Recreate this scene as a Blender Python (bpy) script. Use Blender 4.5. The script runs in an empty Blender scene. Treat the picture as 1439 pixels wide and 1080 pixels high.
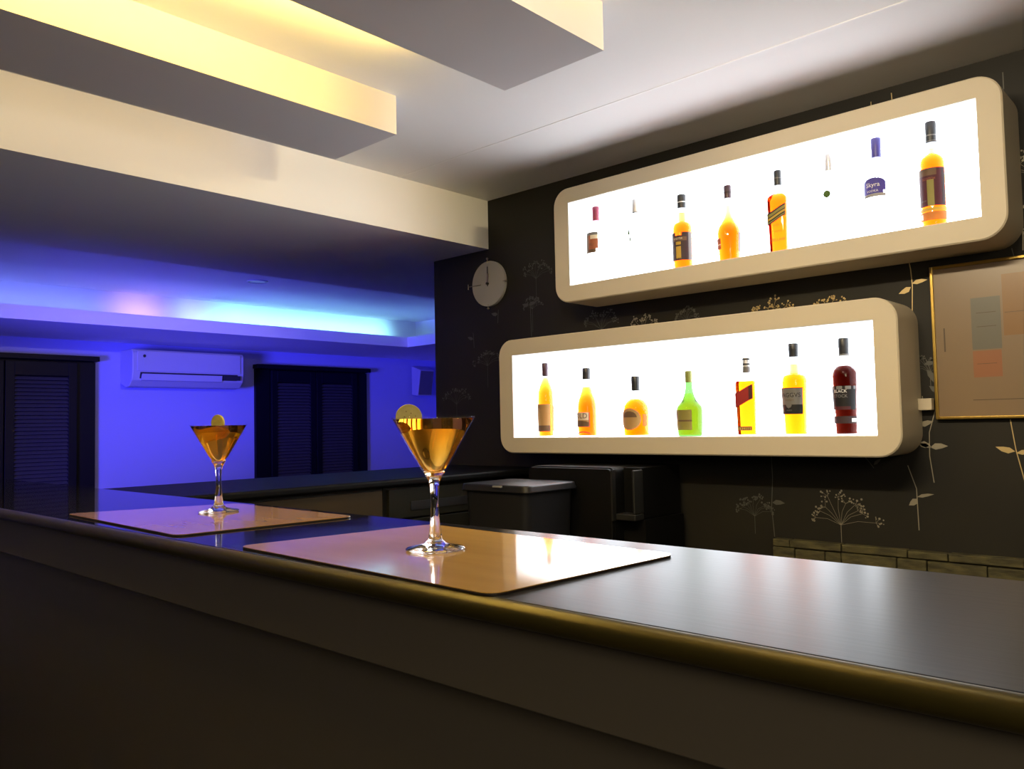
import bpy, bmesh, math, random
from mathutils import Vector, Matrix
random.seed(7)
C = bpy.context.scene.collection
O = 1.27                       # eye height above the floor; lengths below are relative to the eye, +O puts them on the floor
PI = math.pi

# ------------------------------------------------------------------ materials
def mat(name, col, rough=.5, metal=0., spec=.5, coat=0., coatr=.05, bump=None, var=None, emit=None, es=0., aniso=0., ior=None):
    m = bpy.data.materials.new(name); m.use_nodes = True
    nt = m.node_tree; b = nt.nodes['Principled BSDF']
    b.inputs['Base Color'].default_value = (*col, 1)
    b.inputs['Roughness'].default_value = rough
    b.inputs['Metallic'].default_value = metal
    b.inputs['Specular IOR Level'].default_value = spec
    b.inputs['Coat Weight'].default_value = coat
    b.inputs['Coat Roughness'].default_value = coatr
    if coat: b.inputs['Coat IOR'].default_value = 2.1 if name == 'maple_mat' else 1.5
    if ior: b.inputs['IOR'].default_value = ior
    if emit:
        b.inputs['Emission Color'].default_value = (*emit, 1); b.inputs['Emission Strength'].default_value = es
    if bump or var:
        tc = nt.nodes.new('ShaderNodeTexCoord'); mp = nt.nodes.new('ShaderNodeMapping')
        nt.links.new(tc.outputs['Object'], mp.inputs['Vector'])
        sc = (bump or var)[1]; mp.inputs['Scale'].default_value = sc if isinstance(sc, tuple) else (sc,)*3
        nz = nt.nodes.new('ShaderNodeTexNoise'); nz.inputs['Scale'].default_value = 1; nz.inputs['Detail'].default_value = 4
        nt.links.new(mp.outputs['Vector'], nz.inputs['Vector'])
        if bump:
            bp = nt.nodes.new('ShaderNodeBump'); bp.inputs['Strength'].default_value = bump[0]; bp.inputs['Distance'].default_value = bump[2]
            nt.links.new(nz.outputs['Fac'], bp.inputs['Height']); nt.links.new(bp.outputs['Normal'], b.inputs['Normal'])
        if var:
            rp = nt.nodes.new('ShaderNodeValToRGB'); rp.color_ramp.elements[0].position = .35; rp.color_ramp.elements[1].position = .65
            rp.color_ramp.elements[0].color = (*col, 1); rp.color_ramp.elements[1].color = (*var[0], 1)
            if bump:
                mp2 = nt.nodes.new('ShaderNodeMapping'); nt.links.new(tc.outputs['Object'], mp2.inputs['Vector'])
                mp2.inputs['Scale'].default_value = var[1] if isinstance(var[1], tuple) else (var[1],)*3
                nz2 = nt.nodes.new('ShaderNodeTexNoise'); nz2.inputs['Scale'].default_value = 1; nz2.inputs['Detail'].default_value = 5
                nt.links.new(mp2.outputs['Vector'], nz2.inputs['Vector']); nt.links.new(nz2.outputs['Fac'], rp.inputs['Fac'])
            else:
                nt.links.new(nz.outputs['Fac'], rp.inputs['Fac'])
            nt.links.new(rp.outputs['Color'], b.inputs['Base Color'])
    return m

def emis(name, col, s):
    m = bpy.data.materials.new(name); m.use_nodes = True; nt = m.node_tree; nt.nodes.clear()
    o = nt.nodes.new('ShaderNodeOutputMaterial'); e = nt.nodes.new('ShaderNodeEmission')
    e.inputs['Color'].default_value = (*col, 1); e.inputs['Strength'].default_value = s
    nt.links.new(e.outputs[0], o.inputs['Surface']); return m

def thin_glass(name, tint=(.99, .995, .995), edge=.5, rough=.02):
    """thin clear wall: see-through, with a Schlick reflection towards grazing angles"""
    m = bpy.data.materials.new(name); m.use_nodes = True; nt = m.node_tree; nt.nodes.clear()
    o = nt.nodes.new('ShaderNodeOutputMaterial'); mx = nt.nodes.new('ShaderNodeMixShader')
    t = nt.nodes.new('ShaderNodeBsdfTransparent'); g = nt.nodes.new('ShaderNodeBsdfGlossy'); f = nt.nodes.new('ShaderNodeLayerWeight')
    p = nt.nodes.new('ShaderNodeMath'); p.operation = 'POWER'; p.inputs[1].default_value = 5
    q = nt.nodes.new('ShaderNodeMath'); q.operation = 'MULTIPLY_ADD'; q.inputs[1].default_value = edge; q.inputs[2].default_value = .012
    t.inputs['Color'].default_value = (*tint, 1); g.inputs['Roughness'].default_value = rough
    nt.links.new(f.outputs['Facing'], p.inputs[0]); nt.links.new(p.outputs[0], q.inputs[0]); nt.links.new(q.outputs[0], mx.inputs[0])
    nt.links.new(t.outputs[0], mx.inputs[1]); nt.links.new(g.outputs[0], mx.inputs[2])
    nt.links.new(mx.outputs[0], o.inputs['Surface']); return m

def glass(name, col=(1, 1, 1), ior=1.45, absorb=None, dens=0.):
    m = bpy.data.materials.new(name); m.use_nodes = True; nt = m.node_tree; nt.nodes.clear()
    o = nt.nodes.new('ShaderNodeOutputMaterial'); g = nt.nodes.new('ShaderNodeBsdfGlass')
    g.inputs['Color'].default_value = (*col, 1); g.inputs['Roughness'].default_value = 0; g.inputs['IOR'].default_value = ior
    nt.links.new(g.outputs[0], o.inputs['Surface'])
    if absorb:
        v = nt.nodes.new('ShaderNodeVolumeAbsorption'); v.inputs['Color'].default_value = (*absorb, 1); v.inputs['Density'].default_value = dens
        nt.links.new(v.outputs[0], o.inputs['Volume'])
    return m

M = {}
M['plaster'] = mat('white_plaster', (.92, .92, .92), .85, spec=.2)
M['beam_paint'] = mat('beam_paint', (.70, .67, .67), .8, spec=.2)
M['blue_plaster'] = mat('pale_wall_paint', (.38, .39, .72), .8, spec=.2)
M['rear_wall'] = mat('rear_wall_paint', (.12, .10, .08), .8, spec=.2)
M['floor'] = mat('dark_floor', (.03, .026, .022), .5)
M['wallpaper'] = mat('dark_wallpaper', (.012, .011, .009), .55, spec=.3, var=((.015, .0138, .0105), (3, 3, 3)))
M['motif'] = mat('silver_motif', (.34, .31, .24), .45, metal=.45)
M['motif_dim'] = mat('dim_motif', (.10, .10, .09), .5, metal=.3)
M['motif_gold'] = mat('gold_motif', (.55, .42, .2), .45, metal=.4)
M['frame'] = mat('beige_lacquer', (.60, .53, .40), .5, spec=.35)
M['panel'] = emis('backlit_panel', (.89, .94, 1.0), 8.0)
M['lining'] = mat('white_lining', (.97, .97, .97), .6)
M['bar_top'] = mat('black_laminate', (.012, .012, .014), .24, spec=.06, bump=(.02, (8, 110, 30), .0015))
nt = M['bar_top'].node_tree
_tc = nt.nodes.new('ShaderNodeTexCoord'); _sx = nt.nodes.new('ShaderNodeSeparateXYZ'); _nz = nt.nodes.new('ShaderNodeTexNoise'); _nz.inputs['Scale'].default_value = 9
_ad = nt.nodes.new('ShaderNodeMath'); _ad.operation = 'MULTIPLY_ADD'; _ad.inputs[1].default_value = .25
_mr = nt.nodes.new('ShaderNodeMapRange')          # the right end of the laminate is worn duller than the left
for k, v in zip((1, 2, 3, 4), (3.0, 3.65, .03, .29)): _mr.inputs[k].default_value = v
nt.links.new(_tc.outputs['Object'], _sx.inputs[0]); nt.links.new(_tc.outputs['Object'], _nz.inputs['Vector'])
nt.links.new(_nz.outputs['Fac'], _ad.inputs[0]); nt.links.new(_sx.outputs['X'], _ad.inputs[2]); nt.links.new(_ad.outputs[0], _mr.inputs[0])
nt.links.new(_mr.outputs[0], nt.nodes['Principled BSDF'].inputs['Roughness'])
_mb = nt.nodes.new('ShaderNodeMapRange')
for k, v in zip((1, 2, 3, 4), (3.0, 3.65, 0, .07)): _mb.inputs[k].default_value = v
nt.links.new(_ad.outputs[0], _mb.inputs[0]); nt.links.new(_mb.outputs[0], [n for n in nt.nodes if n.type == 'BUMP'][0].inputs['Strength'])
M['nosing'] = mat('brown_nosing', (.062, .05, .012), .32, metal=.55, bump=(.15, (9, 60, 60), .001))
M['bar_front'] = mat('dark_bar_front', (.080, .070, .056), .45, spec=.5, bump=(.15, (14, 40, 120), .001))
M['return_top'] = mat('black_return_top', (.004, .004, .0045), .5, spec=.08)
M['mat_wood'] = mat('maple_mat', (.50, .285, .045), .38, spec=.3, var=((.57, .34, .07), (4, 26, 8)), coat=1., coatr=.07)
M['mat_edge'] = mat('mat_core', (.02, .012, .01), .5)
M['glass'] = glass('clear_glass', (1, 1, 1), 1.45)
M['cocktail'] = glass('amber_cocktail', (1, 1, 1), 1.33, (1, .77, .0), 45)
M['bowl_glass'] = thin_glass('thin_bowl_glass', edge=.3)
M['slice'] = mat('fruit_flesh', (.36, .33, .09), .45, var=((.42, .38, .12), (120, 120, 120)))
M['rind'] = mat('fruit_rind', (.45, .38, .06), .45)
M['seed'] = mat('fruit_seed', (.16, .12, .03), .5)
M['bottle_glass'] = thin_glass('clear_bottle_glass', edge=.92)
M['bottle_green'] = thin_glass('green_bottle_glass', (.25, .42, .20), .5)
M['whisky'] = glass('whisky', (1, 1, 1), 1.2, (.985, .62, .06), 115)
M['whisky_pale'] = glass('pale_whisky', (1, 1, 1), 1.2, (.985, .70, .06), 105)
M['whisky_red'] = glass('red_rum', (1, 1, 1), 1.2, (.50, .16, .05), 140)
M['liqueur'] = glass('green_liqueur', (1, 1, 1), 1.2, (1.0, .80, .1), 40)
M['black_cap'] = mat('black_cap', (.02, .021, .024), .4)
M['maroon_cap'] = mat('maroon_cap', (.05, .018, .03), .4)
M['red_cap'] = mat('red_cap', (.24, .02, .06), .4)
M['blue_cap'] = mat('blue_cap', (.06, .05, .27), .4)
M['silver_cap'] = mat('silver_cap', (.6, .6, .62), .35, metal=.4)
M['olive_cap'] = mat('olive_cap', (.22, .24, .05), .5)
for k, c in dict(faint=(.035, .035, .035), fainter=(.09, .09, .09), tan=(.42, .25, .09), brown=(.13, .075, .04), cream=(.72, .62, .45), black=(.012, .011, .012), maroon=(.07, .015, .02), dark=(.035, .02, .022),
                 gold=(.50, .32, .04), red=(.30, .02, .02), rust=(.34, .10, .04), grey=(.16, .155, .15), pale=(.34, .34, .33), blue=(.07, .055, .30),
                 olive=(.24, .21, .05), green=(.05, .11, .008), orange=(.5, .16, .02), white=(.82, .82, .8), silver=(.20, .20, .20)).items():
    M['l_'+k] = mat('label_'+k, c, .55, spec=.3)
M['shutter'] = mat('navy_shutter', (.003, .003, .007), .5, spec=.2)
M['shutter_slat'] = mat('navy_slat', (.06, .058, .065), .45, spec=.3)
M['ac'] = mat('white_appliance', (.46, .46, .56), .4)
M['ac_dark'] = mat('dark_plastic', (.03, .03, .04), .4)
M['brass'] = mat('brass_frame', (.55, .38, .10), .28, metal=1.0)
M['print'] = mat('tan_print', (.235, .165, .10), .3, spec=.6, coat=.5, coatr=.06)
M['print_blue'] = mat('print_blue', (.15, .145, .12), .3, coat=.5, coatr=.06)
M['print_pink'] = mat('print_pink', (.30, .13, .065), .3, coat=.5, coatr=.06)
M['print_orange'] = mat('print_orange', (.25, .135, .05), .3, coat=.5, coatr=.06)
M['print_line'] = mat('print_line', (.09, .06, .035), .4)
M['clock_face'] = mat('clock_face', (.33, .33, .33), .55)
M['clock_dark'] = mat('clock_dark', (.02, .02, .02), .4)
M['clock_metal'] = mat('clock_metal', (.30, .27, .22), .35, metal=.8)
M['stone'] = mat('olive_stone', (.085, .076, .030), .8, var=((.035, .031, .013), (18, 18, 55)), bump=(.6, (40, 40, 90), .006))
M['stone_gap'] = mat('stone_joint', (.03, .026, .013), .9)
M['cab_tan'] = mat('tan_cabinet', (.036, .026, .014), .5, spec=.12)
M['cab_grey'] = mat('grey_cabinet', (.012, .012, .009), .5, spec=.12)
M['cab_dark'] = mat('black_carcass', (.006, .006, .006), .5)
M['bin'] = mat('black_plastic', (.012, .0125, .015), .4, spec=.3)
M['fridge'] = mat('black_enamel', (.003, .003, .003), .5, spec=.2)
M['fridge_edge'] = mat('grey_trim', (.012, .012, .011), .4)
M['tube'] = emis('warm_tube', (1.0, .66, .14), 80.0)
M['downlight'] = mat('downlight_lens', (.8, .8, .8), .4)

# ------------------------------------------------------------------ mesh helpers
class MB:
    def __init__(self): self.v = []; self.f = []; self.mi = []
    def add(self, vs, fs, mi=0):
        n = len(self.v); self.v += [tuple(p) for p in vs]; self.f += [[n+i for i in f] for f in fs]; self.mi += [mi]*len(fs); return self
    def box(self, x0, x1, y0, y1, z0, z1, mi=0):
        return self.add([(x0,y0,z0),(x1,y0,z0),(x1,y1,z0),(x0,y1,z0),(x0,y0,z1),(x1,y0,z1),(x1,y1,z1),(x0,y1,z1)],
                        [(0,3,2,1),(4,5,6,7),(0,1,5,4),(1,2,6,5),(2,3,7,6),(3,0,4,7)], mi)
    def lathe(self, prof, n=40, c=(0,0,0), ex=2., mi=0, cap0=True, cap1=True, rot=0.):
        vs = []; fs = []
        for r, z in prof:
            for k in range(n):
                a = 2*PI*k/n; ca, sa = math.cos(a), math.sin(a)
                q = 1. if ex == 2. else 1/(abs(ca)**ex+abs(sa)**ex)**(1/ex)
                vs.append((c[0]+r*q*math.cos(a+rot), c[1]+r*q*math.sin(a+rot), c[2]+z))
        for i in range(len(prof)-1):
            for k in range(n):
                a, b = i*n+k, i*n+(k+1) % n
                fs.append((a, b, b+n, a+n))
        if cap0: fs.append(tuple(range(n-1, -1, -1)))
        if cap1: fs.append(tuple((len(prof)-1)*n+k for k in range(n)))
        return self.add(vs, fs, mi)
    def tube(self, pts, r, n=8, mi=0):
        pts = [Vector(p) for p in pts]; vs = []; fs = []
        for i, p in enumerate(pts):
            t = (pts[min(i+1, len(pts)-1)]-pts[max(i-1, 0)]).normalized()
            u = t.orthogonal().normalized() if abs(t.z) > .99 else t.cross(Vector((0,0,1))).normalized()
            w = t.cross(u); rr = r[i] if isinstance(r, (list, tuple)) else r
            for k in range(n):
                a = 2*PI*k/n; vs.append(p+u*rr*math.cos(a)+w*rr*math.sin(a))
        for i in range(len(pts)-1):
            for k in range(n):
                a, b = i*n+k, i*n+(k+1) % n; fs.append((a, b, b+n, a+n))
        fs.append(tuple(range(n-1, -1, -1))); fs.append(tuple((len(pts)-1)*n+k for k in range(n)))
        return self.add(vs, fs, mi)
    def prism(self, poly, a0, a1, ax='y', mi=0):        # poly (u, v) extruded along an axis
        n = len(poly)
        P = {'y': lambda u, v, t: (u, t, v), 'x': lambda u, v, t: (t, u, v), 'z': lambda u, v, t: (u, v, t)}[ax]
        vs = [P(u, v, a0) for u, v in poly]+[P(u, v, a1) for u, v in poly]
        fs = [tuple(range(n-1, -1, -1)), tuple(range(n, 2*n))]+[(i, (i+1) % n, n+(i+1) % n, n+i) for i in range(n)]
        return self.add(vs, fs, mi)
    def build(self, name, ms, parent=None, smooth=None, loc=None, bevel=0, seg=3):
        me = bpy.data.meshes.new(name); me.from_pydata(self.v, [], self.f)
        ms = ms if isinstance(ms, (list, tuple)) else [ms]
        for m in ms: me.materials.append(m)
        me.polygons.foreach_set('material_index', self.mi)
        bm = bmesh.new(); bm.from_mesh(me); bmesh.ops.recalc_face_normals(bm, faces=bm.faces); bm.to_mesh(me); bm.free()
        if smooth is not None:
            me.polygons.foreach_set('use_smooth', [True]*len(me.polygons)); me.set_sharp_from_angle(angle=math.radians(smooth))
        o = bpy.data.objects.new(name, me); C.objects.link(o)
        if parent: o.parent = parent
        if loc: o.location = loc
        if bevel:
            b = o.modifiers.new('bevel', 'BEVEL'); b.width = bevel; b.segments = seg; b.limit_method = 'ANGLE'
            me.polygons.foreach_set('use_smooth', [True]*len(me.polygons)); b.harden_normals = True; me.set_sharp_from_angle(angle=math.radians(35))
        return o

def rrect(u0, u1, v0, v1, r, n=8):
    out = []
    for (cu, cv, a0) in ((u1-r, v0+r, -90), (u1-r, v1-r, 0), (u0+r, v1-r, 90), (u0+r, v0+r, 180)):
        for k in range(n+1):
            a = math.radians(a0+90*k/n); out.append((cu+r*math.cos(a), cv+r*math.sin(a)))
    return out

def tag(o, label, cat, group=None):
    o['label'] = label; o['category'] = cat
    if group: o['group'] = group
    return o
def thing(name, label, cat, loc, group=None, rz=0):
    o = bpy.data.objects.new(name, None); o.empty_display_size = .05; C.objects.link(o); o.location = loc; o.rotation_euler = (0, 0, rz)
    return tag(o, label, cat, group)
def struct(o): o['kind'] = 'structure'; return o

def text_mesh(body, size):
    cu = bpy.data.curves.new('lettering', 'FONT'); cu.body = body; cu.size = size; cu.align_x = 'CENTER'; cu.align_y = 'CENTER'; cu.resolution_u = 2
    ob = bpy.data.objects.new('lettering', cu); C.objects.link(ob)
    dg = bpy.context.evaluated_depsgraph_get(); me = bpy.data.meshes.new_from_object(ob.evaluated_get(dg))
    vs = [v.co.copy() for v in me.vertices]; fs = [tuple(p.vertices) for p in me.polygons]
    bpy.data.objects.remove(ob); bpy.data.curves.remove(cu); bpy.data.meshes.remove(me)
    return vs, fs

# ------------------------------------------------------------------ the setting
XR, YN = 1.9, -2.6              # right and near limits of the room
YW, XE = 2.64, -2.946           # dark papered wall and its left end
ZC, ZS, ZR, ZF = 1.03, .806, .90, .60   # ceiling, soffit, blue recess, far soffit
XB, YB2 = -5.6, 5.1             # blue wall, far side of the blue room

struct(MB().box(XB-.1, XR+.1, YN-.1, YB2+.1, O*0-.1, 0).build('floor', M['floor']))
m = MB().box(-2.57, XR, YN, YW+.12, ZC+O, ZC+O+.12).box(-2.57, XR, 2.113, 2.121, ZC+O-.0012, ZC+O+.01, 1)
struct(m.build('ceiling', [M['plaster'], M['lining']]))
# dropped ceiling between the bar and the blue room
m = MB().box(-3.81, -2.57, YN, YW, ZS+O, ZC+O+.12).box(-3.81, XE, YW, 3.97, ZS+O, ZC+O+.12).box(XE, -2.8, YW+.12, 4.0, ZS+O, ZC+O+.12)
struct(m.build('trim_1', M['plaster']))
# blue recess ceiling, lip and far soffit (the lip hides the coloured light strips)
XL, XK, YL, YK = -4.72, -5.34, 3.95, 4.56
m = MB()
m.box(XK, -3.81, YN, YK, ZR+O, ZR+O+.04).box(-3.81, -2.8, 3.97, YK, ZR+O, ZR+O+.04)     # recess ceiling
m.box(XB, -2.8, YN, YB2, 1.02+O, 1.07+O)                   # slab above it
m.box(XB, XL, YN, YB2, ZF+O, ZF+O+.015)                    # far soffit board
m.box(XL-.02, XL, YN, YL+.02, ZF+O+.015, ZF+O+.075)        # lip
m.box(XB, XK, YN, YK, ZF+O+.015, 1.02+O)                   # back of the trough
m.box(XL, -2.8, YL, YB2, ZF+O, ZF+O+.015)
m.box(XL, -2.8, YL, YL+.02, ZF+O+.015, ZF+O+.075)
m.box(XB, -2.8, YK, YB2, ZF+O+.015, 1.02+O)
struct(m.build('trim_2', M['plaster']))
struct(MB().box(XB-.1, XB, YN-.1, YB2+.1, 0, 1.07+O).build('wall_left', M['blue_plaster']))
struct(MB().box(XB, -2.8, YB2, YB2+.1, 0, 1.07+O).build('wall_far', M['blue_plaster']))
struct(MB().box(XR, XR+.1, YN, YW+.12, 0, ZC+O).build('wall_right', M['rear_wall']))
struct(MB().box(XB, XR, YN-.1, YN, 0, ZC+O).build('wall_near', M['rear_wall']))

# papered wall with its printed umbels (one mesh: the pattern belongs to the paper)
wall = MB().box(XE, XR, YW, YW+.12, 0, ZC+O).box(XE, XE+.14, YW+.12, YB2, 0, ZS+O+.1)
YP = YW-.0006
def stroke(pts, w, mi):
    for (a, b) in zip(pts, pts[1:]):
        dx, dz = b[0]-a[0], b[1]-a[1]; L = math.hypot(dx, dz) or 1; nx, nz = -dz/L*w/2, dx/L*w/2
        wall.add([(a[0]-nx, YP, a[1]-nz+O), (b[0]-nx, YP, b[1]-nz+O), (b[0]+nx, YP, b[1]+nz+O), (a[0]+nx, YP, a[1]+nz+O)], [(0, 1, 2, 3)], mi)
def dot(x, z, r, mi):
    k0 = random.random()*3
    wall.add([(x+r*math.cos(k0+k*PI/3), YP-.0002, z+O+r*math.sin(k0+k*PI/3)) for k in range(6)], [tuple(range(6))], mi)
def leaf(x, z, ang, L, w, mi):
    ca, sa = math.cos(ang), math.sin(ang)
    pts = [(0, 0), (.3*L, .5*w), (.65*L, .42*w), (L, 0), (.65*L, -.25*w), (.3*L, -.35*w)]
    wall.add([(x+u*ca-v*sa, YP-.0001, z+O+u*sa+v*ca) for u, v in pts], [tuple(range(6))], mi)
def umbel(x, z, r, mi, stem=.08, rays=9, spread=1.2, tilt=0., flat=.85):
    stroke([(x, z-stem), (x, z)], .0017, mi)
    for i in range(rays):
        a = PI/2+tilt+(i/(rays-1)-.5)*2*spread+random.uniform(-.13, .13); rr = r*random.uniform(.72, 1.1)
        ex, ez = x+rr*math.cos(a), z+rr*math.sin(a)*flat
        stroke([(x, z), ((x+ex)/2+.004*math.cos(a+1.5), (z+ez)/2+.008), (ex, ez)], .001, mi)
        for j in range(9):
            b = a+random.uniform(-1.7, 1.7); q = r*random.uniform(.08, .24); dx, dz = ex+q*math.cos(b), ez+q*math.sin(b)
            if j < 4: stroke([(ex, ez), (dx, dz)], .0008, mi)
            dot(dx, dz, random.uniform(.0018, .004), mi)
def stalk(pts, mi, leaves=()):
    stroke(pts, .0026, mi)
    for (x, z, a, L, w) in leaves: leaf(x, z, math.radians(a), L, w, mi)
umbel(-1.215, .325, .085, 3, .02); umbel(-1.03, .315, .08, 3, .02); umbel(-1.737, .34, .075, 1, .03); umbel(-1.548, .37, .05, 2, .1)
umbel(-2.285, .63, .075, 2, .12); umbel(-1.941, .375, .085, 2, .05); umbel(-2.31, .50, .05, 2, .1)
umbel(-1.306, -.335, .07, 2, .06); umbel(-1.01, -.345, .105, 1, .06, 10, 1.3); umbel(-2.59, .27, .08, 2, .1); umbel(-2.80, .10, .085, 2, .1); umbel(-2.45, .12, .05, 2, .05)
umbel(-1.70, -.30, .06, 2, .1); umbel(-.43, .66, .08, 1, .1); umbel(-.40, .50, .06, 1, .1); umbel(-.725, .13, .05, 2, .05); umbel(-.30, -.20, .09, 1, .1); umbel(.05, .2, .1, 1, .1)
stalk([(-.775, .50), (-.767, .45), (-.764, .40), (-.768, .31)], 3, [(-.768, .395, 205, .04, .02), (-.765, .405, 8, .045, .016)])
stalk([(-.712, .03), (-.735, -.05), (-.737, -.12), (-.728, -.20)], 1, [(-.735, -.095, 5, .05, .022), (-.738, -.09, 170, .03, .016)])
stalk([(-.80, -.15), (-.778, -.22), (-.776, -.345)], 1, [(-.778, -.245, 12, .05, .012), (-.778, -.25, 222, .032, .022)])
stalk([(-.735, .17), (-.712, .10)], 2, [(-.735, .14, 300, .06, .02), (-.742, .155, 10, .05, .018), (-.712, .15, 80, .03, .012), (-.73, .09, 320, .055, .02)])
stalk([(-.75, .06), (-.748, .02)], 1, [(-.76, -.03, 20, .04, .02), (-.765, -.08, 335, .04, .02)])
stalk([(-1.238, -.12), (-1.236, -.2), (-1.243, -.30), (-1.236, -.40)], 2, [(-1.240, -.285, 0, .045, .02)])
stalk([(-.522, -.015), (-.512, -.10), (-.492, -.20)], 3, [(-.514, -.105, 165, .05, .02), (-.512, -.11, 5, .05, .016)])
stalk([(-.862, 1.0), (-.862, .93)], 3, [(-.862, .955, 120, .03, .01)]); stalk([(-.80, 1.01), (-.797, .945)], 3); stalk([(-1.25, .985), (-1.248, .93)], 2)
stalk([(-.497, .98), (-.497, .93)], 2); stalk([(-.497, .47), (-.49, .43)], 2)
stalk([(-.475, .62), (-.468, .50), (-.47, .46)], 1, [(-.47, .58, 10, .05, .02)])
stalk([(-.93, -.12), (-.90, -.16)], 2, [(-.90, -.15, 40, .03, .012)]); stalk([(-1.02, -.432), (-.98, -.425), (-.94, -.44)], 2)
stalk([(-1.679, -.19), (-1.68, -.28)], 2, [(-1.68, -.22, 150, .035, .015)])
stalk([(-2.515, .52), (-2.52, .46)], 2, [(-2.52, .50, 170, .04, .02), (-2.33, .52, 10, .045, .02), (-2.33, .52, 170, .04, .018)])
stalk([(-2.322, .56), (-2.318, .38)], 2); stalk([(-2.68, .43), (-2.675, .36)], 2, [(-2.68, .40, 160, .04, .018)])
stalk([(-2.46, .30), (-2.44, .26)], 2, [(-2.46, .27, 60, .04, .016)])
struct(wall.build('wall_back', [M['wallpaper'], M['motif'], M['motif_dim'], M['motif_gold']]))

# ------------------------------------------------------------------ ceiling beams with hidden warm tubes
def beam(x0, x1, label, tubes):
    t = thing('ceiling_beam', label, 'ceiling beam', ((x0+x1)/2, YN, ZC+O), 'boxed ceiling beams over the bar')
    w = (x1-x0)/2; L = 1.585-YN; h = ZC-.908
    MB().box(-w, w, 0, L, -h, 0).build('casing', M['beam_paint'], t)
    for side, y0, y1, mm in tubes:
        xx = -w-.085
        MB().tube([(xx, y0-YN, -.05), (xx, y1-YN, -.05)], .011, 12).build('light_tube', mm, t, smooth=40)
        for yy in (y0-YN+.03, y1-YN-.03):
            MB().box(xx-.01, -w, yy-.012, yy+.012, -.062, -.028).build('tube_holder', M['beam_paint'], t)
    return t
M['tube_dim'] = emis('warm_tube_dim', (1.0, .71, .32), 5.6)
beam(-2.26, -1.933, 'boxed grey ceiling beam nearest the dropped ceiling, its side lit bright yellow', [(-1, -.1, 1.55, M['tube_dim'])])
beam(-1.47, -1.137, 'wider looking boxed grey ceiling beam at top centre with a white hot glow beside it', [(-1, -.1, 1.36, M['tube'])])

# ------------------------------------------------------------------ light boxes
YF = 2.45
def light_box(label, x0, x1, z0, z1, ix0, ix1, iz0, iz1):
    cx = (x0+x1)/2; t = thing('display_box', label, 'display box', (cx, YW-.0015, z0+O), 'wall hung light boxes')
    dz = -z0; out = rrect(x0-cx, x1-cx, 0, z1-z0, .068, 10); n = len(out)
    a = YF-YW
    inn = [(ix1-cx, iz0+dz), (ix1-cx, iz1+dz), (ix0-cx, iz1+dz), (ix0-cx, iz0+dz)]
    m = MB(); e = .004
    oo = rrect(x0-cx+e, x1-cx-e, e, z1-z0-e, .064, 10)
    vs = [(u, a+e, v) for u, v in out]+[(u, 0, v) for u, v in out]+[(u, a, v) for u, v in oo]+[(u, a, v) for u, v in inn]+[(u, -.012, v) for u, v in inn]
    fs = [(i, (i+1) % n, n+(i+1) % n, n+i) for i in range(n)]+[(2*n+i, 2*n+(i+1) % n, (i+1) % n, i) for i in range(n)]
    q = n//4
    for s in range(4):
        for k in range(q-1): fs.append((2*n+s*q+k, 2*n+s*q+k+1, 3*n+s))
        fs.append((2*n+s*q+q-1, 2*n+((s+1)*q) % n, 3*n+(s+1) % 4, 3*n+s))
    fs.append(tuple(n+i for i in range(n)))
    m.add(vs, fs); m.build('shell', M['frame'], t, smooth=30)
    b0, b1 = a+.004, -.022
    l = MB(); th = .0015
    xa, xb, za, zb = ix0-cx, ix1-cx, iz0+dz, iz1+dz
    l.box(xa, xa+th, b0, b1, za, zb).box(xb-th, xb, b0, b1, za, zb).box(xa, xb, b0, b1, za, za+th).box(xa, xb, b0, b1, zb-th, zb)
    l.build('lining', M['lining'], t)
    MB().box(xa, xb, b1, b1+.008, za, zb).build('light_panel', M['panel'], t)
    return t
light_box('upper long rounded beige light box with eight bottles, just under the ceiling', -2.021, -.465, .469, .918, -1.95, -.527, .533, .861)
lb = light_box('lower long rounded beige light box with seven bottles, set further left', -2.337, -.753, -.118, .349, -2.264, -.821, -.056, .285)
MB().box(.792, .83, -.035, -.008, .135, .17).build('cable_cover', M['frame'], lb, bevel=.002)

# ------------------------------------------------------------------ bottles
def rz(prof, z):
    for (a, ra), (b, rb) in zip(prof, prof[1:]):
        if a <= z <= b: return ra+(rb-ra)*((z-a)/(b-a) if b > a else 0)
    return prof[-1][1] if z > prof[-1][0] else prof[0][1]
def smooth_prof(prof, n=3):
    out = []
    for i in range(len(prof)-1):
        p0 = prof[max(i-1, 0)]; p1 = prof[i]; p2 = prof[i+1]; p3 = prof[min(i+2, len(prof)-1)]
        for k in range(n):
            t = k/n; z = p1[0]+(p2[0]-p1[0])*t
            m1 = (p2[1]-p0[1])/max(p2[0]-p0[0], 1e-6)*(p2[0]-p1[0]); m2 = (p3[1]-p1[1])/max(p3[0]-p1[0], 1e-6)*(p2[0]-p1[0])
            r = (2*t**3-3*t**2+1)*p1[1]+(t**3-2*t**2+t)*m1*.7+(-2*t**3+3*t**2)*p2[1]+(t**3-t**2)*m2*.7
            out.append((z, max(r, .008)))
    out.append(prof[-1]); return out
def sect(ex, a):
    return 1. if ex == 2. else 1/(abs(math.cos(a))**ex+abs(math.sin(a))**ex)**(1/ex)
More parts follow.
